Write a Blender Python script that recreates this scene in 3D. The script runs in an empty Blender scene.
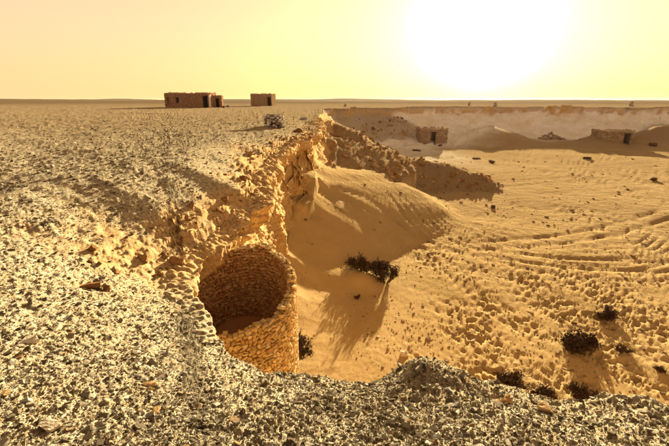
import bpy, math, random
import numpy as np
from mathutils import Vector, Matrix, Euler
random.seed(7)
C = bpy.context.scene.collection
sc = bpy.context.scene

# ------------------------------------------------------------------ camera
F, PITCH, CAMH = 400.0, math.radians(17.1), 1.6          # focal in pixels of a 669 px wide picture
cam = bpy.data.objects.new('camera', bpy.data.cameras.new('camera'))
C.objects.link(cam); sc.camera = cam
cam.data.sensor_width = 36.0; cam.data.lens = 36.0 * F / 669.0
cam.data.clip_start = 0.05; cam.data.clip_end = 20000
cam.location = (0, 0, CAMH); cam.rotation_euler = (math.pi/2 - PITCH, 0, 0)

# ------------------------------------------------------------------ sky, sun, exposure
SUN_EL, SUN_AZ = math.radians(9.3), math.radians(18.6)    # azimuth to the right of +Y
sundir = Vector((math.sin(SUN_AZ)*math.cos(SUN_EL), math.cos(SUN_AZ)*math.cos(SUN_EL), math.sin(SUN_EL)))
w = bpy.data.worlds.new('World'); sc.world = w; w.use_nodes = True
nt = w.node_tree; nt.nodes.clear()
def N(nt, t, **k):
    n = nt.nodes.new(t)
    for a, b in k.items(): setattr(n, a, b)
    return n
def math_(nt, op, a, b=None, c=None, clamp=False):
    n = nt.nodes.new('ShaderNodeMath'); n.operation = op; n.use_clamp = clamp
    for i, v in enumerate((a, b, c)):
        if v is None: continue
        if isinstance(v, (int, float)): n.inputs[i].default_value = v
        else: nt.links.new(v, n.inputs[i])
    return n.outputs[0]
def mixc(nt, f, a, b, mode='MIX'):
    n = nt.nodes.new('ShaderNodeMix'); n.data_type = 'RGBA'; n.blend_type = mode
    for i, v in ((0, f), (6, a), (7, b)):
        if isinstance(v, (int, float)): n.inputs[i].default_value = v
        elif isinstance(v, tuple): n.inputs[i].default_value = (*v[:3], 1)
        else: nt.links.new(v, n.inputs[i])
    return n.outputs[2]
def ramp(nt, f, stops):
    n = nt.nodes.new('ShaderNodeValToRGB'); nt.links.new(f, n.inputs[0])
    e = n.color_ramp.elements
    while len(e) < len(stops): e.new(0.5)
    for q, (p, c) in zip(e, stops):
        q.position = p; q.color = (*c, 1) if isinstance(c, tuple) else (c, c, c, 1)
    return n.outputs[0]
sky = N(nt, 'ShaderNodeTexSky', sky_type='NISHITA', sun_disc=False)
sky.sun_elevation = SUN_EL; sky.sun_rotation = SUN_AZ
sky.air_density = 1.0; sky.dust_density = 3.0; sky.ozone_density = 1.0
geo = N(nt, 'ShaderNodeTexCoord')
dot = N(nt, 'ShaderNodeVectorMath', operation='DOT_PRODUCT')
nt.links.new(geo.outputs['Generated'], dot.inputs[0]); dot.inputs[1].default_value = sundir
ang = math_(nt, 'ARCCOSINE', math_(nt, 'MINIMUM', dot.outputs['Value'], 0.999999))     # angle from the sun
sep = N(nt, 'ShaderNodeSeparateXYZ'); nt.links.new(geo.outputs['Generated'], sep.inputs[0])
el = math_(nt, 'MAXIMUM', sep.outputs[2], 0.0)
# dusty air: gold near the horizon, peach away from the sun, dimmer grey towards the zenith
far = math_(nt, 'MULTIPLY', ang, 1/1.25, clamp=True)
hue = ramp(nt, far, [(0.0, (2.75, 2.50, 1.2)), (0.22, (2.6, 2.10, 0.90)), (0.55, (2.55, 1.84, 0.92)), (1.0, (2.5, 1.60, 0.95))])
fade = ramp(nt, el, [(0.0, (1.06, 1.09, .88)), (0.16, (1.0, 1.0, 1.0)), (0.3, (.88, .83, .92)), (0.5, (.56, .54, .56)), (1.0, (.32, .28, .27))])
dusty = mixc(nt, 1.0, hue, fade, 'MULTIPLY')
# aureole of the sun seen through the dust
g1 = math_(nt, 'MULTIPLY', math_(nt, 'EXPONENT', math_(nt, 'MULTIPLY', math_(nt, 'POWER', math_(nt, 'MULTIPLY', ang, 1/0.104), 3.2), -1.0)), 7.0)
g2 = math_(nt, 'MULTIPLY', math_(nt, 'EXPONENT', math_(nt, 'MULTIPLY', ang, -1/0.075)), 1.7)
glow = mixc(nt, 1.0, math_(nt, 'ADD', g1, g2), (1.0, 0.97, 0.80), 'MULTIPLY')
tot = mixc(nt, 1.0, mixc(nt, 0.94, sky.outputs[0], dusty), glow, 'ADD')
bg = N(nt, 'ShaderNodeBackground'); bg.inputs[1].default_value = 0.085
out = N(nt, 'ShaderNodeOutputWorld')
nt.links.new(tot, bg.inputs[0]); nt.links.new(bg.outputs[0], out.inputs[0])
ld = bpy.data.lights.new('sun', 'SUN'); ld.energy = 5.0; ld.angle = math.radians(0.6); ld.color = (1.0, 0.86, 0.61)
sun = bpy.data.objects.new('sun', ld); C.objects.link(sun)
sun.rotation_euler = sundir.to_track_quat('Z', 'Y').to_euler()
sc.view_settings.view_transform = 'Standard'; sc.view_settings.look = 'None'
sc.view_settings.exposure = 2.25; sc.view_settings.gamma = 1.0

# ------------------------------------------------------------------ helpers
def at(u, v, h):
    """the point at depth h below the eye that is seen in direction (u, v) of the 669 x 446 photograph"""
    cx, cy = (u-334.5)/F, (223-v)/F
    d = Vector((cx, math.cos(PITCH)+cy*math.sin(PITCH), -math.sin(PITCH)+cy*math.cos(PITCH)))
    k = -h/d.z
    return Vector((d.x*k, d.y*k, CAMH-h))
def tag(o, label=None, cat=None, group=None, kind=None):
    if label: o['label'] = label
    if cat: o['category'] = cat
    if group: o['group'] = group
    if kind: o['kind'] = kind
    return o
def empty(name, loc, rz=0):
    o = bpy.data.objects.new(name, None); C.objects.link(o); o.location = loc; o.rotation_euler = (0, 0, rz)
    o.empty_display_size = 0.3
    return o
def link(name, me, parent=None, m=None):
    o = bpy.data.objects.new(name, me); C.objects.link(o); o.parent = parent
    if m and not me.materials: me.materials.append(m)
    return o
def meshnp(name, co, faces, smooth=False):
    """faces: (n,3) or (n,4) int array"""
    me = bpy.data.meshes.new(name)
    co = np.asarray(co, np.float32); faces = np.asarray(faces, np.int32); k = faces.shape[1]
    me.vertices.add(len(co)); me.vertices.foreach_set('co', co.ravel())
    me.loops.add(faces.size); me.loops.foreach_set('vertex_index', faces.ravel())
    me.polygons.add(len(faces))
    me.polygons.foreach_set('loop_start', np.arange(0, faces.size, k, dtype=np.int32))
    me.polygons.foreach_set('loop_total', np.full(len(faces), k, np.int32))
    me.polygons.foreach_set('use_smooth', np.full(len(faces), smooth))
    me.update(calc_edges=True)
    return me
f32 = np.float32
def hsh(ix, iy, s):
    with np.errstate(over='ignore'):
        h = ix.astype(np.uint32)*np.uint32(374761393) + iy.astype(np.uint32)*np.uint32(668265263) + np.uint32((s*2246822519) & 0xffffffff)
        h = (h ^ (h >> np.uint32(13)))*np.uint32(1274126177)
        h = (h ^ (h >> np.uint32(16)))*np.uint32(2654435761)
        h ^= h >> np.uint32(15)
    return h.astype(f32)/f32(4294967296.0)
def vn(x, y, s):
    x0 = np.floor(x); y0 = np.floor(y); fx = (x-x0).astype(f32); fy = (y-y0).astype(f32)
    ix = x0.astype(np.int64); iy = y0.astype(np.int64)
    fx = fx*fx*(3-2*fx); fy = fy*fy*(3-2*fy)
    a = hsh(ix, iy, s); b = hsh(ix+1, iy, s); c = hsh(ix, iy+1, s); d = hsh(ix+1, iy+1, s)
    return (a+(b-a)*fx+(c-a)*fy+(a-b-c+d)*fx*fy)*2-1
def fbm(x, y, s, n=3, g=0.5):
    r = 0; a = 1.0; t = 0
    for i in range(n):
        r = r + a*vn(x*(2.03**i)+i*17.3, y*(2.03**i)-i*9.1, s+i*7); t += a; a *= g
    return r/t
def stones_f(x, y, c, s, fill=0.62, flat=0.6):
    """height of rounded half-buried stones on a jittered grid of cell c (in metres), 0 between them"""
    gx = x/c; gy = y/c; ix = np.floor(gx).astype(np.int64); iy = np.floor(gy).astype(np.int64)
    best = np.zeros(x.shape, f32)
    for dx in (-1, 0, 1):
        for dy in (-1, 0, 1):
            jx = ix+dx; jy = iy+dy
            px = jx+hsh(jx, jy, s); py = jy+hsh(jx, jy, s+1)
            r = 0.15+fill*hsh(jx, jy, s+2)**1.5
            ca = hsh(jx, jy, s+3)*6.28
            ux = (gx-px); uy = (gy-py)
            cc = np.cos(ca); ss = np.sin(ca)
            vx = ux*cc+uy*ss; vy = (-ux*ss+uy*cc)*1.45
            # blunt polygonal outline
            q = np.maximum(np.maximum(np.abs(vx), np.abs(vy)), 0.74*(np.abs(vx)+np.abs(vy)))
            tilt = 1+0.5*(hsh(jx, jy, s+4)-0.5)*vx/r
            hh = np.clip(1-(q/r)**3, 0, 1)**0.6*r*flat*tilt
            best = np.maximum(best, hh)
    return best*c
def smax(a, b, k):
    h = np.clip(0.5+0.5*(a-b)/k, 0, 1)
    return b+(a-b)*h+k*h*(1-h)
def ss(a, b, x):
    t = np.clip((x-a)/(b-a), 0, 1); return t*t*(3-2*t)
def catmull(P, n=6):
    P = np.asarray(P, float); Q = []
    for i in range(len(P)-1):
        p0 = P[max(i-1, 0)]; p1 = P[i]; p2 = P[i+1]; p3 = P[min(i+2, len(P)-1)]
        for k in range(n):
            t = k/n
            Q.append(0.5*(2*p1+(p2-p0)*t+(2*p0-5*p1+4*p2-p3)*t*t+(3*p1-p0-3*p2+p3)*t**3))
    Q.append(P[-1]); return np.array(Q)
def nearest(x, y, Q):
    """distance to polyline Q[:, :2], interpolated extra columns, nearest point, side (cross product sign)"""
    best = np.full(x.shape, 1e30); idx = np.zeros(x.shape, np.int32); tt = np.zeros(x.shape, f32)
    for i in range(len(Q)-1):
        ax, ay = Q[i, :2]; bx, by = Q[i+1, :2]; ex, ey = bx-ax, by-ay; L = ex*ex+ey*ey+1e-12
        t = np.clip(((x-ax)*ex+(y-ay)*ey)/L, 0, 1)
        dx = x-ax-t*ex; dy = y-ay-t*ey; d = dx*dx+dy*dy
        m = d < best
        best = np.where(m, d, best); idx = np.where(m, i, idx); tt = np.where(m, t, tt)
    A = Q[idx]; B = Q[idx+1]
    V = A+(B-A)*tt[..., None]
    side = np.sign((B[..., 0]-A[..., 0])*(y-A[..., 1])-(B[..., 1]-A[..., 1])*(x-A[..., 0]))
    return np.sqrt(best), V, side

# ------------------------------------------------------------------ the lie of the land
# edge of the plateau: x, y, height of the lip, width of the cliff below it, height of the cliff foot, undercut, width of the shoulder
def lp(u, v, h, *r):
    p = at(u, v, h); return (p.x, p.y, p.z, *r)
LIP = [(420, -120, -.3, 3, -4, 0, 3), (60, -16, -.3, 1.5, -4, 0, 3), (20, -4.5, -.5, 1, -4, 0, 3), (8, 0.3, -.7, .6, -4.6, .2, 2.5), (4.3, 1.9, -.75, .5, -4.8, .2, 2.5),
    lp(669, 407, 2.35, .5, -4.8, .2, 2.4), lp(610, 402, 2.4, .45, -4.8, .2, 2.4), lp(540, 400, 2.45, .4, -4.8, .2, 2.3), lp(480, 392, 2.5, .4, -4.8, .2, 2.3),
    lp(430, 384, 2.5, .35, -4.8, .2, 2.3), lp(380, 384, 2.55, .35, -4.8, .2, 2.2), lp(330, 381, 2.6, .35, -4.8, .2, 2.2), lp(285, 377, 2.65, .35, -4.8, .2, 2.4),
    lp(248, 367, 2.7, .3, -4.8, .2, 3.0), lp(212, 330, 2.85, .3, -6.2, .3, 4.0), lp(184, 296, 3.0, .2, -6.2, .5, 4.0), lp(201, 266, 3.0, .2, -6.2, .6, 3.4),
    lp(229, 239, 2.95, .25, -6.2, .65, 2.8), lp(247, 222, 2.8, .35, -6.0, .7, 2.6), lp(268, 197, 2.6, .4, -5.6, .7, 2.4), lp(266, 179, 2.4, .4, -5.2, .5, 2.4),
    lp(274, 163, 2.25, .5, -4.8, .4, 3.0), lp(290, 149, 2.1, .5, -4.1, .4, 3.0), lp(305, 139, 2.0, .5, -2.9, .35, 3.0), (-1.2, 27, -.35, .7, -2.4, .2, 3), (-1.3, 33, -.3, 1.0, -2.5, .1, 3),
    (-1.5, 40, -.2, 1.5, -2.8, 0, 3), (-1.6, 55, -.1, 3, -4, 0, 3), (0.0, 78, 0, 7, -5.2, 0, 3), (13, 90, 0, 10, -5.3, 0.2, 3), (28, 99, 0, 12, -5.4, 0.3, 3), (40, 102, 0, 14, -5.4, 0.3, 3),
    (55, 99, 0, 13, -5.4, 0.4, 3), (75, 97, 0, 13, -5.4, 0.5, 3), (110, 100, 0, 13, -5.4, 0.3, 3), (170, 100, 0, 7, -5, 0, 3), (420, 130, 0, 7, -5, 0, 3)]
LIPQ = catmull(LIP, 5)
_r = np.hypot(LIPQ[:, 0], LIPQ[:, 1]); _s = np.concatenate([[0], np.cumsum(np.hypot(np.diff(LIPQ[:, 0]), np.diff(LIPQ[:, 1])))])
_rs = np.random.RandomState(4); _k = np.clip(_r*.014, .03, .35)*(_r < 45)
LIPQ[:, 0] += (np.sin(_s*2.3)*.6+_rs.uniform(-1, 1, len(_s))*.9)*_k; LIPQ[:, 1] += (np.cos(_s*2.9+1)*.6+_rs.uniform(-1, 1, len(_s))*.9)*_k*.7
def rp(u, v, d):                                            # a point of a ridge: direction and distance along the ground
    cx, cy = (u-334.5)/F, (223-v)/F
    dd = np.array([cx, math.cos(PITCH)+cy*math.sin(PITCH), -math.sin(PITCH)+cy*math.cos(PITCH)])
    k = d/dd[1]; return (dd[0]*k, d, CAMH+dd[2]*k)
DUNE = catmull([(-1.75, 23, -2.0), rp(310, 166, 25), rp(331, 180, 24.3), rp(350, 199, 23.2), rp(370, 222, 21.8), rp(390, 246, 20.4), rp(405, 266, 19.6)], 5)
RUB = catmull([(-3.5, 42, -.1), rp(318, 114, 41), rp(335, 121, 41), rp(355, 131, 41), rp(378, 143, 41), rp(400, 157, 41.5), rp(430, 161.5, 41), rp(462, 169, 39), rp(486, 181, 36.5), rp(505, 193, 34.5)], 5)
MOUNDS = [(at(388, 138, 7.4), 2.6, 9.5), (at(362, 140, 7.5), 1.6, 8), (at(488, 140, 7.6), 3.1, 8.2), (at(664, 142, 7.6), 3.4, 8.0), (at(690, 138, 7.4), 3.2, 9), (at(598, 143.5, 7.8), 1.9, 4.0)]
LUMPS = [(at(431, 374, 2.35), .22, .40), (at(412, 379, 2.5), .08, .2), (at(500, 392, 2.5), .07, .25), (at(620, 400, 2.4), .07, .3), (at(322, 378, 2.6), .04, .3)]

HUMP = at(366, 268, 7.1)
def path(*p): return catmull([at(*q)[:2] for q in p], 4)
TRACKS = [path((352, 186, 4.9), (372, 196, 5.5), (400, 211, 6.1), (435, 227, 6.8), (470, 240, 7.3), (510, 252, 7.6), (570, 262, 7.8), (669, 266, 7.8), (760, 262, 7.8)),
    path((470, 151, 7.75), (560, 160, 7.8), (669, 176, 7.8), (760, 188, 7.8)), path((480, 156, 7.75), (590, 171, 7.8), (680, 187, 7.8), (760, 199, 7.8)),
    path((520, 204, 7.7), (590, 212, 7.8), (669, 233, 7.8), (740, 258, 7.8)), path((450, 236, 7.2), (505, 240, 7.6), (580, 236, 7.8), (669, 214, 7.8), (740, 200, 7.8)),
    path((500, 165, 7.75), (560, 175, 7.8), (640, 196, 7.8), (720, 226, 7.8))]
def terrain(x, y, detail=True):
    """-> x, y, z after warping, and zone weights"""
    x = np.asarray(x, float); y = np.asarray(y, float); R = np.hypot(x, y)
    sc_ = np.clip(R/14, .12, 3.0)
    wx = x+fbm(x/9, y/9, 4, 3)*2.2*ss(40, 70, R)
    wy = y+fbm(x/9, y/9, 6, 3)*2.2*ss(40, 70, R)
    d, V, side = nearest(wx, wy, LIPQ)
    ins = np.zeros(x.shape, bool)                          # inside the outline of the valley
    for i in range(len(LIPQ)):
        (ax, ay), (bx, by) = LIPQ[i, :2], LIPQ[(i+1) % len(LIPQ), :2]
        if ay == by: continue
        ins ^= ((ay > wy) != (by > wy)) & (wx < (bx-ax)*(wy-ay)/(by-ay)+ax)
    D = np.where(ins, d, -d)                                            # > 0 in the valley
    lz, cw, fz, oh, sw = (V[..., i] for i in range(2, 7))
    zhump = .42*np.exp(-(((x-HUMP.x)/.75)**2+((y-HUMP.y)/.7)**2))
    lz = lz+ss(50, 75, R)*fbm(x/6, y/6, 41, 3)*.55
    # the shoulder takes its height from all of the lip around it, not only from the nearest point
    near = (~(D > 0)) & (R < 45) & (d < 6)
    if near.any():
        xs, ys = wx[near], wy[near]; sw0 = np.zeros(xs.shape); a0 = np.zeros(xs.shape); b0 = np.zeros(xs.shape)
        for q in LIPQ[25:140:2]:
            ww = ((xs-q[0])**2+(ys-q[1])**2+.25)**-1.6*max(.2, min(2, math.hypot(q[0], q[1])*.12)); sw0 += ww; a0 += ww*q[2]; b0 += ww*q[6]
        kb = ss(.05, .9, d[near]); l2 = lz.copy(); s2_ = sw.copy()
        l2[near] = lz[near]*(1-kb)+a0/sw0*kb; s2_[near] = sw[near]*(1-kb)+b0/sw0*kb; lzp, sw = l2, s2_
    else: lzp = lz
    # plateau
    t = np.clip(-D/sw, 0, 1)
    zp = lzp*(1-t)**1.35
    far = ss(60, 400, R)
    zp = zp+fbm(x/7, y/7, 8, 3)*.10*ss(2, 10, R)*(1-far*.5)+far*fbm(x/160, y/160, 9, 3)*2.2*ss(150, 900, R)
    zp = zp+ss(500, 1600, R)*(fbm(x/500, y/400, 12, 3)*9+1.0)-ss(1800, 4000, R)*6
    for p, h, r in LUMPS: zp = zp+h*np.exp(-((x-p.x)**2+(y-p.y)**2)/(r*r))
    # valley
    fl = -6.25+fbm(x/11, y/11, 14, 3)*.22
    fl = fl-.05*np.exp(-((x-0.6)**2+(y-12)**2)/30)
    nv = (D > .4) & (R < 48) & (d < 16)
    if nv.any():
        xs, ys = wx[nv], wy[nv]; a0 = np.zeros(xs.shape); b0 = np.zeros(xs.shape)
        for q in LIPQ[20:150:2]:
            ww = ((xs-q[0])**2+(ys-q[1])**2+.6)**-2.0*max(.2, math.hypot(q[0], q[1])*.12); a0 += ww; b0 += ww*(q[4]-.35*(q[1] > 14))
        kb = ss(.4, 1.8, d[nv]); f2_ = fz.copy(); f2_[nv] = fz[nv]*(1-kb)+b0/a0*kb; fz = f2_
    tal = fz-(.60-.22*ss(40, 80, R))*np.maximum(D-cw, 0)
    zw = smax(tal, fl, .5)
    dd, VV, sd = nearest(x, y, DUNE)
    ds = np.sqrt(dd*dd+.10)-.3; kf = ss(12, 22, y)
    kl = ss(20.5, 23.5, VV[..., 1])
    dn = VV[..., 2]-np.where(sd < 0, (.50*kl+.17*(1-kl))*ds, (.15*kf+.34*(1-kf))*ds+.26*np.maximum(ds-7.5, 0))
    zw = smax(zw, dn, .45)
    dwt = ss(-.1, .5, zw-dn)
    rubw = np.zeros(x.shape)
    for RR, sl in ((RUB, .36),):
        rd, RV, rs = nearest(x+fbm(x/2, y/2, 31, 3)*.5, y+fbm(x/2, y/2, 32, 3)*.5, RR)
        uu = (RV[..., 1]-y)/np.maximum(rd, .3); kn = ss(-.4, .7, uu); sn = .26+(.165-.26)*ss(0, 5, RV[..., 0])
        rz = RV[..., 2]-(.45*(1-kn)+sn*kn)*(np.sqrt(rd*rd+.3)-.5)+fbm(x/1.5, y/1.5, 33, 4)*.22
        rubw = np.maximum(rubw, ss(-.25, .15, rz-zw)); zw = smax(zw, rz, .25)
    mw = np.zeros(x.shape)
    for p, h, r in MOUNDS:
        q = np.hypot(x-p.x, y-p.y)+fbm(x/4, y/4, 17, 3)*r*.12; mw = np.maximum(mw, ss(1.0, .7, q/r)*(.75 if r != 8.2 else .0))
        zw = smax(zw, -6.2+h*(1.12-np.sqrt((q/r)**2+.02))+fbm(x/2.5, y/2.5, 16, 4)*.28, .5)
    zw = zw+zhump
    # join
    c = np.clip(D/cw, 0, 1)
    farc = ss(45, 80, R)
    s = np.where(farc > .5, c**0.9, c**1.2)
    step = fbm(x*.7, y*.7, 40, 2)*.15
    cs = s*(1-farc)+farc*(0.16*ss(0, .05, s+step*.3)+.84*np.clip((s-.04)/.96, 0, 1)**.8)
    inw = D > 0
    z = np.where(inw, zp+(zw-zp)*np.clip(cs, 0, 1), zp)
    z = np.where(inw & (zw > zp), zp, z)
    # zones
    rock = np.where(inw, 1-ss(0, .35, (s-.95)), 1-ss(.12, .62+.2*fbm(x/1.1, y/1.1, 21, 3), t+.45*fbm(x/.8, y/.8, 22, 4)))
    rock = rock*np.where(inw, 1.0, ss(-.25, -.8, lz)*ss(5.0, 8.0, R+fbm(x/.9, y/.9, 25, 3)*1.6)*(1-.75*ss(0.2, 1.6, x))*np.where(R < 12, 1, 1))
    rock = np.where(inw & (D > cw+.25), 0, rock)
    rock = rock*np.where(inw, 1-farc*ss(.05, .16, s+step), 1)
    rock = np.clip(rock+np.where((~inw) & (R > 9), ss(1.2, .1, -D+fbm(x, y, 23, 2)*.7)*(1-ss(24, 30, R)), 0), 0, 1)
    pale = np.where(inw, 1-ss(14, 24, D+fbm(x/3, y/3, 24, 2)*3), 0)*farc
    sand = np.where(inw, 1-np.clip(rock, 0, 1), 0)*(1-rubw)*(1-pale)
    rubz = np.where(inw, np.maximum(rubw, mw), 0)*(1-rock)
    pale = pale*(1-mw); sand = sand*(1-mw)
    rubz = np.maximum(rubz, ((~inw) & (D > -1.6) & (y > 24) & (y < 48))*ss(-1.6, -.3, D)*.9)
    gravel = np.clip(1-rock-sand-rubz-pale, 0, 1)
    if detail:
        nr = R
        TRK = 0
        for Qt in TRACKS:
            td, _, _ = nearest(x, y, Qt); e1 = np.abs(td-.62); TRK = np.maximum(TRK, np.exp(-(e1/(.05+.0042*nr))**2)*(.7+.5*vn(x/1.2, y/1.2, 98)))
        # gravel stones, each layer only where it is larger than the mesh
        g = (gravel+.35*rock+.6*rubz+.25*pale)
        dz = 0
        for cell, r1, amp, s0 in ((.020, 5.0, 1.0, 100), (.046, 11, .9, 110), (.12, 28, .28, 120), (.30, 60, .07, 130)):
            k = (1-ss(r1*.6, r1, nr))*amp
            clump = .55+.75*ss(-.3, .5, fbm(x/(cell*9), y/(cell*9), s0+5, 2))
            m = (k*g) > .01
            if m.any():
                q = np.zeros(x.shape, f32); q[m] = stones_f(x[m], y[m], cell, s0)
                dz = dz+q*k*g*clump
        z = z+dz
        z = z+g*(fbm(x/.8, y/.8, 60, 4, .55)*.045*ss(1.5, 8, nr)+fbm(x/.22, y/.22, 61, 3, .6)*.02)*(1-ss(60, 160, nr))
        z = z+gravel*fbm(x/2.6, y/1.7, 62, 4, .6)*.07*ss(4, 14, nr)*(1-ss(120, 300, nr))
        # rock: bedded ledges
        zl = z+fbm(x/1.2, y/1.2, 64, 3)*.2
        led = (zl/.17-np.floor(zl/.17))
        z = z-rock*(led-ss(.55, .95, led))*.07*(1-farc)+rock*fbm(x/.35, y/.35, 63, 4, .65)*.055*(1-farc)
        shl = rock*(~inw)*(1-ss(24, 34, nr))
        z = z+shl*(stones_f(x+.1*vn(x/.2, y/.2, 65), y, .34, 66, .75, .40)*(.12+.4*ss(8, 13, nr))+stones_f(x, y, .10, 67, .7, .6)*.55-.02)
        # sand: ripples, footprints, wheel tracks
        px_ = x*.94+y*.34; py_ = -x*.34+y*.94
        trod = ss(-.9, 1.6, x-(.9+.12*y)+fbm(x/3, y/3, 70, 2)*1.5)
        cal = np.exp(-(((x-.3)/2.6)**2+((y-14)/6)**2))
        pit = (stones_f(px_*.8, py_*.5, .135, 71, .6, 1.1)*(1-.6*ss(14, 24, nr))+.8*stones_f(px_*.8, py_*.55, .075, 72, .5, 1.1)*(1-ss(10, 16, nr))+.8*stones_f(px_*.8, py_*1.0, .26, 69, .55, .7)*(.25+.75*ss(12, 22, nr)))*np.clip(1+1.3*vn(px_/.9, py_/1.6, 68), 0, 2)
        soft = fbm(px_/.45, py_/.9, 73, 3, .55)
        fade_ = (1-ss(17, 30, nr))
        z = z+sand*fade_*(-pit*.72*trod*(1-.35*cal)+soft*.016*(.3+trod)*(1-.3*cal)+fbm(x/.16, y/.16, 74, 2)*.006)
        # tracks
        cx0, cy0 = 15.0, 29.0
        T = np.hypot((x-cx0)+fbm(x/6, y/6, 75, 2)*1.6, (y-cy0)*1.0+fbm(x/6, y/6, 76, 2)*1.6)
        fr = T/.62; fr = (fr-np.round(fr))*.62
        on = ss(.0, .25, vn(np.round(T/.62)*3.7, np.arctan2(y-cy0, x-cx0)*1.6, 77)+.15)
        rut = np.exp(-(fr/.085)**2)*on*ss(3, 4.5, T)*(1-ss(12.5, 14.5, T))*ss(2.0, 4.5, x)*(1-ss(24, 31, y))*(1-ss(17, 22, x))
        T2 = (y-.16*x)+fbm(x/22, y/14, 78, 2)*3.0
        f2 = T2/1.3; f2 = (f2-np.round(f2))*1.3
        on2 = ss(.0, .3, vn(np.round(T2/1.3)*5.1, x/16, 79)+.1)
        rut2 = np.exp(-(f2/.22)**2)*on2*ss(30, 38, y)*(1-ss(62, 74, y))
        streak = fbm(T/.20, np.arctan2(y-cy0, x-cx0)*2.2, 95, 4, .65)*ss(8, 14, y)*(1-ss(20, 29, y))*ss(.5, 5, x)*(1-ss(17, 22, x))
        z = z+sand*streak*.016+sand*fbm(x/.12, y/.09, 96, 3, .7)*.012*(1-ss(18, 40, nr))
        z = z+sand*fbm(x/5, T2/.4, 97, 3, .6)*.035*ss(30, 38, y)*(1-ss(62, 74, y))
        z = z-sand*(rut*.08+rut2*.10+TRK*.11)+sand*fbm(x/1.6, y/.8, 80, 3)*.02*ss(20, 34, nr)*(1-ss(90, 120, nr))
        z = z+pale*(fbm(x/2.2, y/2.2, 81, 4, .6)*.55)
        z = z+pale*stones_f(x, y, 1.6, 82)*.5
        z = z+rubz*(fbm(x/.9, y/.9, 83, 4, .65)*.20+fbm(x/3.2, y/3.2, 84, 3)*.25)
    # undercut below the lip: the rock steps back towards the plateau
    dirx = (V[..., 0]-wx)/np.maximum(d, .02); diry = (V[..., 1]-wy)/np.maximum(d, .02)
    below = lz-z; ohx = oh+.42*(1-ss(38, 46, R))*ss(3.2, 4.2, np.hypot(V[..., 0], V[..., 1]))*(V[..., 0] < -.8)
    und = np.where(inw, ss(.04, .40, below)*ohx*(1-ss(.2, 2.2, D-cw)), 0)*np.clip(d/.06, 0, 1)
    if detail:
        # beds and blocks standing proud of or behind each other
        q = (z+fbm(x/.8, y/.8, 93, 2)*.07)/np.where(farc > .5, .55, .15); qi_ = np.floor(q).astype(np.int64); qf = q-qi_; kk = ss(.72, 1, qf)
        al = (y*.9-x*.5)/np.where(farc > .5, 1.6, .34)
        def bed(i_):
            a_ = al+hsh(i_, i_*0, 94)*7; ia = np.floor(a_).astype(np.int64); fa = a_-ia; m_ = ss(.85, 1, fa)
            return hsh(i_, i_*0+3, 95)*.6+(hsh(i_, ia, 96)*(1-m_)+hsh(i_, ia+1, 96)*m_)*.4
        bb = bed(qi_)*(1-kk)+bed(qi_+1)*kk
        und = und+np.where(inw, np.maximum(rock, pale*.8)*(bb*.34+fbm((y-.4*x)/.5, z/.3, 92, 4, .6)*.14)*ss(.02, .15, below)*np.clip(d/.06, 0, 1), 0)*(1+farc*3)
    return x+dirx*und, y+diry*und, z, dict(gravel=gravel, sand=sand, rock=rock, rub=rubz, pale=pale, D=D, inw=inw, R=R)

# ------------------------------------------------------------------ materials
def new_mat(name):
    m = bpy.data.materials.new(name); m.use_nodes = True; t = m.node_tree; t.nodes.clear()
    o = N(t, 'ShaderNodeOutputMaterial'); b = N(t, 'ShaderNodeBsdfPrincipled')
    b.inputs['Roughness'].default_value = 1.0; b.inputs['Specular IOR Level'].default_value = 0.0
    t.links.new(b.outputs[0], o.inputs[0]); return m, t, b
def noise(t, vec, scale, detail=4, rough=.6):
    n = N(t, 'ShaderNodeTexNoise'); n.inputs['Scale'].default_value = scale; n.inputs['Detail'].default_value = detail
    n.inputs['Roughness'].default_value = rough
    if vec is not None: t.links.new(vec, n.inputs['Vector'])
    return n.outputs[0]
def bump(t, b, h, dist, strength=1.0):
    n = N(t, 'ShaderNodeBump'); n.inputs['Distance'].default_value = dist; n.inputs['Strength'].default_value = strength
    t.links.new(h, n.inputs['Height']); t.links.new(n.outputs[0], b.inputs['Normal']); return n
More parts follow.
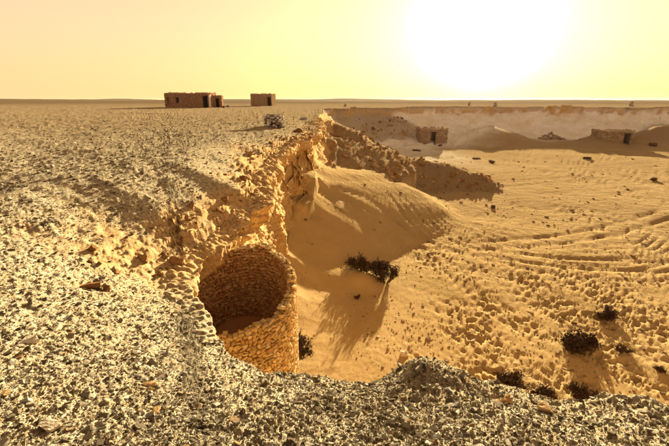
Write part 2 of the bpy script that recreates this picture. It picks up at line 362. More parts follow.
def earth_material():
    m, t, b = new_mat('desert_earth')
    tc = N(t, 'ShaderNodeTexCoord'); P = tc.outputs['Object']
    a = N(t, 'ShaderNodeAttribute', attribute_name='zone'); s = N(t, 'ShaderNodeSeparateColor'); t.links.new(a.outputs['Color'], s.inputs[0])
    a2 = N(t, 'ShaderNodeAttribute', attribute_name='zone_more'); s2 = N(t, 'ShaderNodeSeparateColor'); t.links.new(a2.outputs['Color'], s2.inputs[0])
    sand, rock, rub = s.outputs[0], s.outputs[1], s.outputs[2]; pale, distant, remote = s2.outputs[0], s2.outputs[1], s2.outputs[2]
    nb = noise(t, P, .35, 4); nm = noise(t, P, 2.5, 5, .65); nf = noise(t, P, 14, 6, .7); nv = noise(t, P, 70, 4, .7)
    grav = ramp(t, nf, [(.30, (.17, .125, .07)), (.46, (.38, .30, .17)), (.60, (.56, .475, .30)), (.75, (.74, .655, .45))])
    grav = mixc(t, ramp(t, nm, [(.45, 0.0), (.75, .6)]), grav, (.42, .29, .13))
    far_g = mixc(t, ramp(t, noise(t, P, 2.2, 6, .8), [(.50, 0.0), (.60, .75)]), mixc(t, nb, (.24, .165, .08), (.40, .29, .15)), (.07, .045, .02))  # dark specks: scrub and pebbles, with the shading of far stones painted in
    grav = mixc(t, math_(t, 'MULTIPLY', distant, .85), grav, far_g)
    snd = mixc(t, nm, (.34, .215, .078), (.47, .32, .13))
    snd = mixc(t, ramp(t, nb, [(.35, 0.0), (.7, .6)]), snd, (.50, .34, .14))
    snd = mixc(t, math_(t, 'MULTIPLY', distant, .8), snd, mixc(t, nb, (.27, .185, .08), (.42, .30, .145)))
    rk = mixc(t, ramp(t, nm, [(.3, 0.0), (.7, 1.0)]), (.48, .25, .07), (.70, .47, .18))
    rk = mixc(t, ramp(t, nf, [(.35, 1.0), (.5, 0.0)]), rk, (.22, .09, .03))
    rk = mixc(t, math_(t, 'MULTIPLY', ramp(t, nv, [(.5, 0.0), (.62, 1.0)]), .5), rk, (.80, .68, .42))
    rb = mixc(t, ramp(t, nf, [(.35, 0.0), (.7, 1.0)]), (.20, .125, .055), (.42, .30, .155))
    pl = mixc(t, ramp(t, nb, [(.35, 0.0), (.65, 1.0)]), (.80, .70, .48), (.95, .92, .78))
    pl = mixc(t, ramp(t, nm, [(.5, 0.0), (.66, .5)]), pl, (.56, .42, .22))
    c = mixc(t, sand, grav, snd); c = mixc(t, rub, c, rb); c = mixc(t, pale, c, pl); c = mixc(t, rock, c, rk)
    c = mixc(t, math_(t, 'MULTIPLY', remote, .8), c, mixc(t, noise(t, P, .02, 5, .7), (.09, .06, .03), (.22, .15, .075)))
    t.links.new(c, b.inputs['Base Color'])
    h = math_(t, 'ADD', math_(t, 'MULTIPLY', nf, 1.0), math_(t, 'MULTIPLY', nv, .35))
    h = math_(t, 'MULTIPLY', h, math_(t, 'SUBTRACT', 1.05, math_(t, 'MULTIPLY', sand, .80)))
    # coarser relief far away, where the mesh has no room for stones
    h2 = math_(t, 'MULTIPLY', noise(t, P, 1.1, 5, .7), math_(t, 'MULTIPLY', math_(t, 'SUBTRACT', distant, remote), 5.0))
    bump(t, b, math_(t, 'ADD', h, h2), .045, 1.0)
    return m
EARTH = earth_material()
def stone_mat(name, cols, scale=9.0, bd=.01, per='Random'):
    m, t, b = new_mat(name)
    tc = N(t, 'ShaderNodeTexCoord'); oi = N(t, 'ShaderNodeObjectInfo')
    g = N(t, 'ShaderNodeNewGeometry')
    r = math_(t, 'FRACT', math_(t, 'ADD', oi.outputs['Random'], math_(t, 'MULTIPLY', g.outputs['Random Per Island'], 7.31)))
    n = len(cols); c = ramp(t, r, [((i+.5)/n, k) for i, k in enumerate(cols)])
    nf = noise(t, tc.outputs['Object'], scale, 6, .7)
    c = mixc(t, 1.0, c, ramp(t, nf, [(.3, .55), (.7, 1.2)]), 'MULTIPLY')
    t.links.new(c, b.inputs['Base Color']); bump(t, b, nf, bd, .8); return m
M_GRAVEL = stone_mat('gravel_stone', [(.26, .20, .11), (.48, .385, .235), (.62, .52, .34), (.74, .65, .45), (.50, .31, .12), (.86, .80, .60), (.34, .27, .17), (.20, .15, .09)], 1.2, .25)
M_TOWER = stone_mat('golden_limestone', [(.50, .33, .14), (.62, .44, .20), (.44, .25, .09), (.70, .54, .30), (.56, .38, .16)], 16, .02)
M_TOWERIN = stone_mat('reddish_shaded_limestone', [(.44, .22, .08), (.54, .31, .13), (.34, .16, .06), (.60, .38, .17)], 16, .02)  # redder inner stones, with the shade inside the tower put into their colour
M_HUT = stone_mat('reddish_fieldstone', [(.42, .20, .10), (.52, .28, .15), (.32, .15, .08), (.60, .38, .22), (.45, .25, .14)], 3, .04)
M_HUTP = stone_mat('ochre_fieldstone', [(.46, .29, .13), (.52, .35, .18), (.36, .21, .10), (.56, .41, .23)], 3, .04)
M_VALLEY = stone_mat('dusty_brown_fieldstone', [(.36, .24, .13), (.46, .32, .18), (.29, .18, .09), (.52, .40, .24)], 3, .04)
M_PEBBLE = stone_mat('brown_pebble', [(.20, .12, .06), (.34, .23, .12), (.14, .09, .05), (.52, .40, .24), (.26, .17, .09)], 6, .01)
M_CAIRN = stone_mat('pale_cairn_stone', [(.66, .62, .54), (.50, .45, .37), (.74, .70, .60), (.14, .11, .08), (.40, .35, .28)], 8, .02)
M_RUBBLE = stone_mat('brown_rubble', [(.38, .20, .075), (.28, .14, .055), (.50, .31, .13), (.60, .42, .20), (.20, .10, .045), (.44, .24, .09)], 3, .08)
M_DARKROCK = stone_mat('dark_rock', [(.10, .06, .035), (.16, .10, .06), (.12, .08, .05)], 5, .03)
M_ORANGE = stone_mat('orange_rock', [(.48, .28, .11), (.42, .23, .09), (.54, .36, .17)], 7, .03)
M_PALE = stone_mat('pale_rock', [(.80, .72, .54), (.70, .60, .42), (.62, .50, .32)], 7, .03)
def plain(name, c1, c2, scale, bd):
    m, t, b = new_mat(name); tc = N(t, 'ShaderNodeTexCoord'); n = noise(t, tc.outputs['Object'], scale, 5, .65)
    t.links.new(mixc(t, n, c1, c2), b.inputs['Base Color']); bump(t, b, n, bd); return m
M_MUD = plain('mud_mortar', (.16, .09, .035), (.30, .19, .08), 20, .02)
M_MUDH = plain('mud_wall', (.20, .12, .06), (.34, .22, .12), 4, .05)
M_PLASTER = plain('pale_plaster', (.70, .60, .44), (.82, .72, .55), 6, .02)
M_WOOD = plain('dark_timber', (.05, .03, .02), (.11, .07, .04), 9, .02)
M_SANDFILL = plain('red_sand_fill', (.36, .17, .06), (.46, .24, .09), 6, .03)
M_TWIG = plain('dry_twig', (.09, .055, .035), (.16, .10, .06), 12, .005)
M_LEAF = plain('dark_scrub_leaf', (.035, .022, .016), (.085, .055, .035), 8, .005)
M_TUFT = plain('straw_scrub_leaf', (.16, .12, .07), (.30, .23, .13), 8, .005)

# ------------------------------------------------------------------ ground mesh: fine where it is near, one sheet out to the horizon
NR, NFRONT = 880, 1040
th = np.concatenate([np.radians(np.linspace(-50, 50, NFRONT)), np.radians(np.linspace(50, 310, 150)[1:-1])])
rc = np.geomspace(.25, 4000, 1500)
tcs = np.concatenate([np.radians(np.linspace(-50, 50, 133)), np.radians(np.linspace(50, 310, 41)[1:-1])])
TX, RX = np.meshgrid(tcs, rc, indexing='ij')
_, _, zc, _ = terrain(RX*np.sin(TX), RX*np.cos(TX), False)
hh = np.maximum(CAMH-zc, .5)
dr = np.gradient(rc)[None, :]; dz = np.gradient(zc, axis=1)
wgt = np.sqrt((hh*dr/(RX**2+hh**2))**2+(.8*dz/RX)**2)+.030*dr/RX
k = np.exp(-np.linspace(-2, 2, 9)**2); k /= k.sum()
wp = np.concatenate([wgt[-4:], wgt, wgt[:4]])
wgt = sum(k[i]*wp[i:i+len(tcs)] for i in range(9))
cum = np.cumsum(wgt, axis=1); cum = (cum-cum[:, :1])/(cum[:, -1:]-cum[:, :1])
tt = np.linspace(0, 1, NR)
rk_ = np.array([np.interp(tt, cum[i], np.log(rc)) for i in range(len(tcs))])
tce = np.append(tcs, tcs[0]+2*math.pi); rke = np.vstack([rk_, rk_[:1]])
lr = np.empty((len(th), NR))
for j in range(NR): lr[:, j] = np.interp(th, tce, rke[:, j])
RR_ = np.exp(lr); TT = th[:, None]
gx = RR_*np.sin(TT); gy = RR_*np.cos(TT)
X, Y, Z, zn = terrain(gx, gy)
nc = len(th)
co = np.stack([X, Y, Z], -1).reshape(-1, 3)
i0 = np.arange(nc)[:, None]*NR+np.arange(NR-1)[None, :]
i1 = ((np.arange(nc)+1) % nc)[:, None]*NR+np.arange(NR-1)[None, :]
quads = np.stack([i0, i0+1, i1+1, i1], -1).reshape(-1, 4)
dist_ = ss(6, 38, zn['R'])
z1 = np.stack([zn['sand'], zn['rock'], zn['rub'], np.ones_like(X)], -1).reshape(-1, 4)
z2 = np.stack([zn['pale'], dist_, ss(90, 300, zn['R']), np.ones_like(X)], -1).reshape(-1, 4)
qi = quads[:, 0]
D_ = zn['D'].ravel()[qi]; inw_ = zn['inw'].ravel()[qi]; Rq = zn['R'].ravel()[qi]
cls = np.where(inw_, 1, 0)
cls = np.where((zn['rock'].ravel()[qi] > .5) & (D_ > -2.5) & (Rq < 60), 2, cls)
cls = np.where(inw_ & (zn['rub'].ravel()[qi] > .5) & (cls == 1), 3, cls)
cls = np.where(inw_ & (zn['pale'].ravel()[qi] > .5), 4, cls)
for c_, name in enumerate(('plateau_ground', 'valley_floor', 'cliff_edge', 'rubble_slope', 'far_cliff')):
    q = quads[cls == c_]
    if not len(q): continue
    uq, inv = np.unique(q.ravel(), return_inverse=True)
    me = meshnp(name, co[uq], inv.reshape(-1, 4), True)
    for nm_, zz in (('zone', z1), ('zone_more', z2)):
        at_ = me.color_attributes.new(nm_, 'FLOAT_COLOR', 'POINT'); at_.data.foreach_set('color', zz[uq].astype(f32).ravel())
    o = link(name, me, None, EARTH); tag(o, kind='structure')
# the rock face between the stone tower and the nose of the plateau, with beds, blocks and an overhanging cap
def cliff_face():
    r_ = np.hypot(LIPQ[:, 0], LIPQ[:, 1])
    i0_, i1_ = 13*5+3, 26*5+2
    Q = LIPQ[i0_:i1_]; L = np.concatenate([[0], np.cumsum(np.hypot(np.diff(Q[:, 0]), np.diff(Q[:, 1])))])
    ds_ = np.linspace(0, L[-1], 4000); rr = np.interp(ds_, L, np.hypot(Q[:, 0], Q[:, 1]))
    cu = np.cumsum(1/(.0042*rr)); cu = (cu-cu[0])/(cu[-1]-cu[0])*1.0; ns = 760; nt_ = 210
    a = np.interp(np.linspace(0, 1, ns), cu, ds_)
    P = np.stack([np.interp(a, L, Q[:, k_]) for k_ in range(7)], -1)
    tx = np.gradient(P[:, 0]); ty = np.gradient(P[:, 1]); kw = np.hanning(25); kw /= kw.sum()
    tx = np.convolve(np.pad(tx, 12, 'edge'), kw, 'valid'); ty = np.convolve(np.pad(ty, 12, 'edge'), kw, 'valid'); tl = np.hypot(tx, ty)+1e-9
    nx_, ny_ = ty/tl, -tx/tl                               # towards the valley
    if nx_[ns//2] < 0: nx_, ny_ = -nx_, -ny_
    lip, foot, oh = P[:, 2], np.minimum(P[:, 4]-.4, P[:, 2]-1.2), P[:, 5]
    ntop = 26; w_in = .42
    A_ = a[:, None]; below = np.linspace(0, 1, nt_)[None, :]*(lip-foot)[:, None]; z = lip[:, None]-below
    def face(A_, z, below):
        q = (z+fbm(A_/.9, z/.9, 401, 3)*.09+A_*.035)/.17; qi = np.floor(q).astype(np.int64); qf = q-qi; kk = ss(.78, 1, qf)
        def bed(i_):
            a_ = A_/(.20+.35*hsh(i_, i_*0, 402))+hsh(i_, i_*0, 403)*9; ia = np.floor(a_).astype(np.int64); fa = a_-ia; m_ = ss(.86, 1, fa)
            crack = np.exp(-((fa-.97)/.05)**2)*.35
            return hsh(i_, i_*0+3, 404)*.55+(hsh(i_, ia, 405)*(1-m_)+hsh(i_, ia+1, 405)*m_)*.45-crack
        bb = bed(qi)*(1-kk)+bed(qi+1)*kk-np.exp(-((qf-.93)/.06)**2)*.25
        return (bb-.5)*.21+fbm(A_/1.1, z/.8, 406, 3)*.24+fbm(A_/.16, z/.12, 407, 4, .65)*.075
    cap = .13*ss(4.6, 6.4, np.hypot(P[:, 0], P[:, 1]))[:, None]*(1-ss(.25, .55, below))
    und = -(oh[:, None]*1.25+.20)*ss(.30, .95, below)*(1-.75*ss(1.6, 3.6, below))
    off = .02+cap+und+face(A_+0*z, z, below)*ss(0, .12, below+.03)
    Xf = P[:, 0:1]+nx_[:, None]*off; Yf = P[:, 1:2]+ny_[:, None]*off
    zf = z+fbm(A_/.3, z/.3, 408, 2)*.02
    # top of the cap: from inside the plateau out to the lip
    din = -w_in*(1-np.linspace(0, 1, ntop, endpoint=False))[None, :]**1.0
    xt = P[:, 0:1]+nx_[:, None]*(din); yt = P[:, 1:2]+ny_[:, None]*(din)
    _, _, zt, _ = terrain(xt, yt, False)
    k2 = (1+din/w_in); o0 = off[:, :1]*k2**2
    xt = xt+nx_[:, None]*o0; yt = yt+ny_[:, None]*o0
    nk = ss(4.6, 6.4, np.hypot(xt, yt)); zt = zt-.10*(1-k2)**2+.05*k2*(.4+.6*nk)+((stones_f(xt, yt, .21, 410, .75, .6)*(.15+.6*ss(9, 13, np.hypot(xt, yt)))*nk+stones_f(xt, yt, .09, 412, .75, .6)*.9)+fbm(xt/.25, yt/.25, 411, 3)*.05*nk)*ss(0, .3, k2)
    zf = zf+(zt[:, -1:]-zf[:, :1])*np.exp(-below/.10)
    co = np.stack([np.hstack([xt, Xf]), np.hstack([yt, Yf]), np.hstack([zt, zf])], -1); m_ = co.shape[1]
    f0 = (np.arange(ns-1)[:, None]*m_+np.arange(m_-1)[None, :]).reshape(-1)
    q = np.stack([f0, f0+1, f0+m_+1, f0+m_], -1)
    v0 = co.reshape(-1, 3); n0 = np.cross(v0[q[len(q)//2, 1]]-v0[q[len(q)//2, 0]], v0[q[len(q)//2, 3]]-v0[q[len(q)//2, 0]])
    if n0[0] < 0: q = q[:, ::-1]
    me = meshnp('cliff_face', v0, q, True)
    z1_ = np.zeros((len(v0), 4), f32); z1_[:, 1] = np.maximum(ss(5.2, 7.6, np.hypot(co[..., 0], co[..., 1])), np.hstack([np.zeros((ns, ntop)), ss(.0, .3, below)])).ravel(); z1_[:, 3] = 1
    z2_ = np.zeros((len(v0), 4), f32); z2_[:, 3] = 1
    for nm_, zz in (('zone', z1_), ('zone_more', z2_)):
        at_ = me.color_attributes.new(nm_, 'FLOAT_COLOR', 'POINT'); at_.data.foreach_set('color', zz.ravel())
    tag(link('cliff_face', me, None, EARTH), kind='structure')
cliff_face()
def ground(x, y):
    _, _, z, _ = terrain(np.array([x], float), np.array([y], float)); return float(z[0])
def seen(u, v, r0=1.2):
    """where the line of sight (u, v) first meets the land"""
    cx, cy = (u-334.5)/F, (223-v)/F
    d = np.array([cx, math.cos(PITCH)+cy*math.sin(PITCH), -math.sin(PITCH)+cy*math.cos(PITCH)]); d /= np.linalg.norm(d)
    ks = np.geomspace(r0, 400, 6000); p = d[None, :]*ks[:, None]+np.array([0, 0, CAMH])
    _, _, z, _ = terrain(p[:, 0], p[:, 1], False)
    i = int(np.argmax(z > p[:, 2])); return Vector((p[i, 0], p[i, 1], ground(p[i, 0], p[i, 1])))

# ------------------------------------------------------------------ stones
def rock_arrays(seed, n=2, sq=.75, rough=.16):
    """a blunt angular stone of unit size from a divided cube -> verts, quads"""
    rs = np.random.RandomState(seed)
    V = {}; vs = []; fs = []
    def vid(a):
        kk = tuple(np.round(a, 4))
        if kk not in V: V[kk] = len(vs); vs.append(a)
        return V[kk]
    g = np.linspace(-1, 1, n+1)
    for ax in range(3):
        for sg in (-1, 1):
            for i in range(n):
                for j in range(n):
                    q = []
                    for (a, b) in ((i, j), (i+1, j), (i+1, j+1), (i, j+1)):
                        p = np.zeros(3); p[ax] = sg; p[(ax+1) % 3] = g[a]; p[(ax+2) % 3] = g[b]; q.append(vid(p))
                    fs.append(q if sg > 0 else q[::-1])
    v = np.array(vs); L = np.linalg.norm(v, axis=1, keepdims=True); v = v*(sq+(1-sq)/L)
    for _ in range(3):                                     # chip off corners with random planes
        nn = rs.normal(size=3); nn /= np.linalg.norm(nn); dd = v@nn; m = rs.uniform(.62, .9)
        v = v-np.maximum(dd-m, 0)[:, None]*nn
    v += rs.normal(size=v.shape)*rough*.5
    return v/np.abs(v).max(0), np.array(fs)
def rock_mesh(name, seed, n=3, **k):
    v, f = rock_arrays(seed, n, **k); return meshnp(name, v, f, False)
def join_stones(items, variants):
    """items: list of (4x4 matrix, variant) -> verts, faces"""
    vs, fs, o = [], [], 0
    for Mx, kx in items:
        v, f = variants[kx]; A = np.array(Mx)
        vs.append(v@A[:3, :3].T+A[:3, 3]); fs.append(f+o); o += len(v)
    return np.vstack(vs), np.vstack(fs)

def strew(name, label, n, r0, r1, a0, a1, size, keep, mat, seed, z_scale=(.32, .7), sq=.66, tiltn=.35):
    rs = np.random.RandomState(seed)
    r = np.exp(rs.uniform(math.log(r0), math.log(r1), n)); a = np.radians(rs.uniform(a0, a1, n))
    x = r*np.sin(a); y = r*np.cos(a)
    X_, Y_, Z_, zz = terrain(x, y)
    s = size(rs, r); ok = rs.uniform(size=n) < keep(x, y, r, zz)
    x, y, z, s = X_[ok], Y_[ok], Z_[ok], s[ok]; m = len(x)
    me = bpy.data.meshes.new(name); me.vertices.add(m); me.vertices.foreach_set('co', np.stack([x, y, z+s*.05], -1).astype(f32).ravel())
    def attr(nm, ty, arr):
        q = me.attributes.new(nm, ty, 'POINT'); q.data.foreach_set('vector' if ty == 'FLOAT_VECTOR' else 'value', arr.ravel())
    sv = np.stack([s*rs.uniform(.8, 1.5, m), s*rs.uniform(.6, 1.1, m), s*rs.uniform(*z_scale, m)], -1).astype(f32)
    rv = np.stack([rs.normal(0, tiltn, m), rs.normal(0, tiltn, m), rs.uniform(0, 6.28, m)], -1).astype(f32)
    attr('size', 'FLOAT_VECTOR', sv); attr('turn', 'FLOAT_VECTOR', rv); attr('pick', 'INT', rs.randint(0, 10, m).astype(np.int32))
    col = bpy.data.collections.new(name+'_shapes')
    for i in range(10):
        mm = rock_mesh(name+'_shape', seed*50+i, 3, sq=sq+.02*(i % 4), rough=.09); mm.materials.append(mat)
        col.objects.link(bpy.data.objects.new(name+'_shape', mm))
    o = link(name, me); tag(o, label, name, kind='stuff')
    g = bpy.data.node_groups.new('strew', 'GeometryNodeTree')
    g.interface.new_socket('Geometry', in_out='INPUT', socket_type='NodeSocketGeometry')
    g.interface.new_socket('Geometry', in_out='OUTPUT', socket_type='NodeSocketGeometry')
    gi = g.nodes.new('NodeGroupInput'); go = g.nodes.new('NodeGroupOutput')
    ip = g.nodes.new('GeometryNodeInstanceOnPoints'); ci = g.nodes.new('GeometryNodeCollectionInfo')
    ci.inputs['Collection'].default_value = col; ci.inputs['Separate Children'].default_value = True
    ip.inputs['Pick Instance'].default_value = True
    def na(nm, ty):
        q = g.nodes.new('GeometryNodeInputNamedAttribute'); q.data_type = ty; q.inputs['Name'].default_value = nm
        return [s_ for s_ in q.outputs if s_.enabled and s_.name == 'Attribute'][0]
    g.links.new(gi.outputs[0], ip.inputs['Points']); g.links.new(ci.outputs[0], ip.inputs['Instance'])
    g.links.new(na('pick', 'INT'), ip.inputs['Instance Index'])
    e2r = g.nodes.new('FunctionNodeEulerToRotation'); g.links.new(na('turn', 'FLOAT_VECTOR'), e2r.inputs[0])
    g.links.new(e2r.outputs[0], ip.inputs['Rotation']); g.links.new(na('size', 'FLOAT_VECTOR'), ip.inputs['Scale'])
    g.links.new(ip.outputs[0], go.inputs[0])
    md = o.modifiers.new('strew', 'NODES'); md.node_group = g
def clump(x, y, r): return vn(x/(.09*r), y/(.09*r), 200)*.5+vn(x*3, y*3, 201)*.5
strew('gravel', 'grey and cream gravel strewn over the plateau', 450000, 1.3, 60, -54, 52,
    lambda rs, r: np.clip(.0029*(1+1.3*rs.pareto(2.8, len(r))), .0022, .026)*np.clip((r/2.6)**.38, .75, 4),
    lambda x, y, r, z: (~z['inw'])*(.80+.5*clump(x, y, r))*np.where(z['rock'] > .5, .15, 1)*(1-.9*ss(16, 60, r)), M_GRAVEL, 5)
# broken brown rock along the edge, on the rubble slope and the earth mounds
strew('rubble', 'broken brown rock along the cliff edge and down the rubble slope', 60000, 3.6, 95, -45, 50,
    lambda rs, r: np.clip(.022*(1+1.0*rs.pareto(2.0, len(r))), .015, .11)*np.clip((r/9)**.55, .6, 3.5),
    lambda x, y, r, z: np.where((~z['inw']) & (z['rock'] > .35) & (r < 34), (.06+.16*ss(8, 12, r))*(1+clump(x, y, r)*1.6), 0)+np.where(z['inw'] & (z['rub'] > .35), .5*(1+clump(x, y, r)), 0), M_RUBBLE, 6, (.4, .85), .72, .5)
def pebbles():
    rs = np.random.RandomState(9); n = 26000
    r = np.exp(rs.uniform(math.log(8), math.log(85), n)); a = np.radians(rs.uniform(-12, 52, n)); x = r*np.sin(a); y = r*np.cos(a)
    X_, Y_, Z_, zz = terrain(x, y); nz = vn(x/2.5, y/2.5, 210)*.6+vn(x/.8, y/.8, 211)*.4
    ok = zz['inw'] & (zz['rock'] < .4) & (rs.uniform(size=n) < np.where(zz['rub'] > .4, .0, np.clip(.22+.6*nz, .03, 1)*(.25+.75*ss(0, 4, x))*(1-.7*ss(25, 45, r))))
    items = []; variants = [rock_arrays(600+i, 1, sq=1.0, rough=.3) for i in range(10)]
    out_v, out_f, o = [], [], 0
    for i in np.nonzero(ok)[0]:
        s = min(.011*(1+rs.pareto(2.2)), .055)*(r[i]/9)**.5; v, f = variants[rs.randint(10)]; c_, s_ = math.cos(rs.uniform(0, 6.28)), 0
        an = rs.uniform(0, 6.28); c_, s_ = math.cos(an), math.sin(an)
        w = v*np.array([s*rs.uniform(.9, 1.6), s, s*.6]); w = np.stack([w[:, 0]*c_-w[:, 1]*s_, w[:, 0]*s_+w[:, 1]*c_, w[:, 2]], -1)+np.array([X_[i], Y_[i], Z_[i]+s*.1])
        out_v.append(w); out_f.append(f+o); o += len(v)
    tag(link('pebbles', meshnp('pebbles', np.vstack(out_v), np.vstack(out_f)), None, M_PEBBLE), 'brown pebbles scattered over the sand of the valley floor', 'pebbles', kind='stuff')
pebbles()

# ------------------------------------------------------------------ round stone tower below the edge
TC = Vector((-1.78, 6.85, 0)); TRX, TRY = 1.05, 1.34; TBASE = -6.6
def rim(a): return -1.72+.30*math.sin(a)+.035*math.sin(5*a+1)+.03*math.sin(11*a)+.02*math.sin(23*a)
def tower():
    root = empty('stone_tower', (TC.x, TC.y, TBASE))
    tag(root, 'round golden stone tower open at the top, built against the cliff edge', 'tower')
    TH = .155
    ns = 96
    # mud core: a ring wall following the rim
    zs_n = 22
    co, fc = [], []
    for k_ in range(zs_n+1):
        for i in range(ns):
            a = 2*math.pi*i/ns
            for inset in (.040, TH-.040):
                z = TBASE+(rim(a)-.02-TBASE)*k_/zs_n
                co.append((math.cos(a)*(TRX-inset), math.sin(a)*(TRY-inset), z-TBASE))
    def id_(k_, i, s_): return (k_*ns+i % ns)*2+s_
    for k_ in range(zs_n):
        for i in range(ns):
            fc.append((id_(k_, i, 0), id_(k_, i+1, 0), id_(k_+1, i+1, 0), id_(k_+1, i, 0)))
            fc.append((id_(k_, i+1, 1), id_(k_, i, 1), id_(k_+1, i, 1), id_(k_+1, i+1, 1)))
    for i in range(ns): fc.append((id_(zs_n, i, 0), id_(zs_n, i+1, 0), id_(zs_n, i+1, 1), id_(zs_n, i, 1)))
    link('mortar', meshnp('mortar', co, fc, True), root, M_MUD)
    # floor of sand inside
    co = [(0, 0, .05)]; fc = []
    for q in range(1, 9):
        for i in range(ns):
            a = 2*math.pi*i/ns
            co.append((math.cos(a)*(TRX-.07)*q/8, math.sin(a)*(TRY-.07)*q/8, .04*math.sin(3*a+q)*q/8+.05*(q/8)**2))
    for q in range(8):
        for i in range(ns):
            A = 0 if q == 0 else 1+(q-1)*ns+i; B = 0 if q == 0 else 1+(q-1)*ns+(i+1) % ns
            fc.append((A, 1+q*ns+i, 1+q*ns+(i+1) % ns) if q == 0 else (A, 1+q*ns+i, 1+q*ns+(i+1) % ns, B))
    me = bpy.data.meshes.new('sand_fill'); me.from_pydata(co, [], fc); 
    f_ = link('sand_fill', me, root, M_SANDFILL); f_.location = (0, 0, -3.12-TBASE)
    rs = random.Random(3)
    variants = [rock_arrays(500+i, 2, sq=.80, rough=.15) for i in range(14)]
    items = []                                              # matrix, variant, priority
    camv = Vector((0, 0, CAMH))-Vector((TC.x, TC.y, TBASE))
    def put(a, z, r_off, length, hgt, thick, face):
        p = Vector((math.cos(a)*(TRX-r_off), math.sin(a)*(TRY-r_off), z))
        n = Vector((math.cos(a)/TRX, math.sin(a)/TRY, 0)).normalized()
        rz = math.atan2(n.y, n.x)
        Mx = Matrix.Translation(p)@Euler((rs.uniform(-.45, .45), rs.uniform(-.16, .16), rz+rs.uniform(-.15, .15))).to_matrix().to_4x4()@Matrix.Diagonal((thick/2, length/2, hgt/2, 1))
        vw = camv-p; dist = vw.length; vis = vw.normalized().dot(n*face if face else Vector((0, 0, 1)))
        # the stones of the rim and of the parts in view come first
        near = dist if vis > 0 else dist+50
        if face == 1 and math.degrees(a) % 360 not in range(0, 1) and (a % 6.283) < 4.2 and (a % 6.283) > .5: near += 30
        if z+TBASE < -3.0: near += 8
        items.append((Mx, rs.randrange(14), near))
    per = math.pi*(3*(TRX+TRY)-math.sqrt((3*TRX+TRY)*(TRX+3*TRY)))
    for face, roff, lo in ((1, .045, TBASE), (-1, TH-.045, -3.3)):
        z = lo-TBASE+.03; row = 0
        while z+TBASE < -1.33:
            hgt = rs.uniform(.052, .088); s = rs.uniform(0, .1)
            while s < per:
                L = rs.uniform(.05, .12); a = 2*math.pi*(s+L/2)/per
                # stones are laid unevenly, some standing on edge
                zz = z+hgt/2+rs.uniform(-.008, .008)
                if zz+TBASE < rim(a)-.035: put(a, zz, roff, L*1.0, hgt*rs.uniform(.85, 1.2), .12, face)
                s += L
            z += hgt; row += 1
    s = 0
    while s < per:                                          # capping stones
        L = rs.uniform(.08, .15); a = 2*math.pi*(s+L/2)/per
        for off in (.045, .115):
            put(a+rs.uniform(-.01, .01), rim(a)-TBASE-.012+rs.uniform(-.012, .014), off+rs.uniform(-.008, .008), L*.98, .065, .085, 0)
        s += L
    items.sort(key=lambda q: q[2])
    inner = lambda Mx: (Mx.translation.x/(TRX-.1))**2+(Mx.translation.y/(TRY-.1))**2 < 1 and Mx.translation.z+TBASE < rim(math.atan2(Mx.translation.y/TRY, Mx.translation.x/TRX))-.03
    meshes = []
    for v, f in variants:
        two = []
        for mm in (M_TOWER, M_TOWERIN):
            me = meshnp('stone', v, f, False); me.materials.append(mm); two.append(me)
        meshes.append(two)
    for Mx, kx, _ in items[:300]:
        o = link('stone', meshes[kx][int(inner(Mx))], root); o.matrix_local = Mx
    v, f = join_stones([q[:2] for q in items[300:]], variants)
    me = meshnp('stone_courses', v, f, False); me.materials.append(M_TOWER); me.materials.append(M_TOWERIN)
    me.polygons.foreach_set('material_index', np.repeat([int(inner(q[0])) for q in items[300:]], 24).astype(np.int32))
    tag(link('stone_courses', me, root), kind='stuff')
tower()

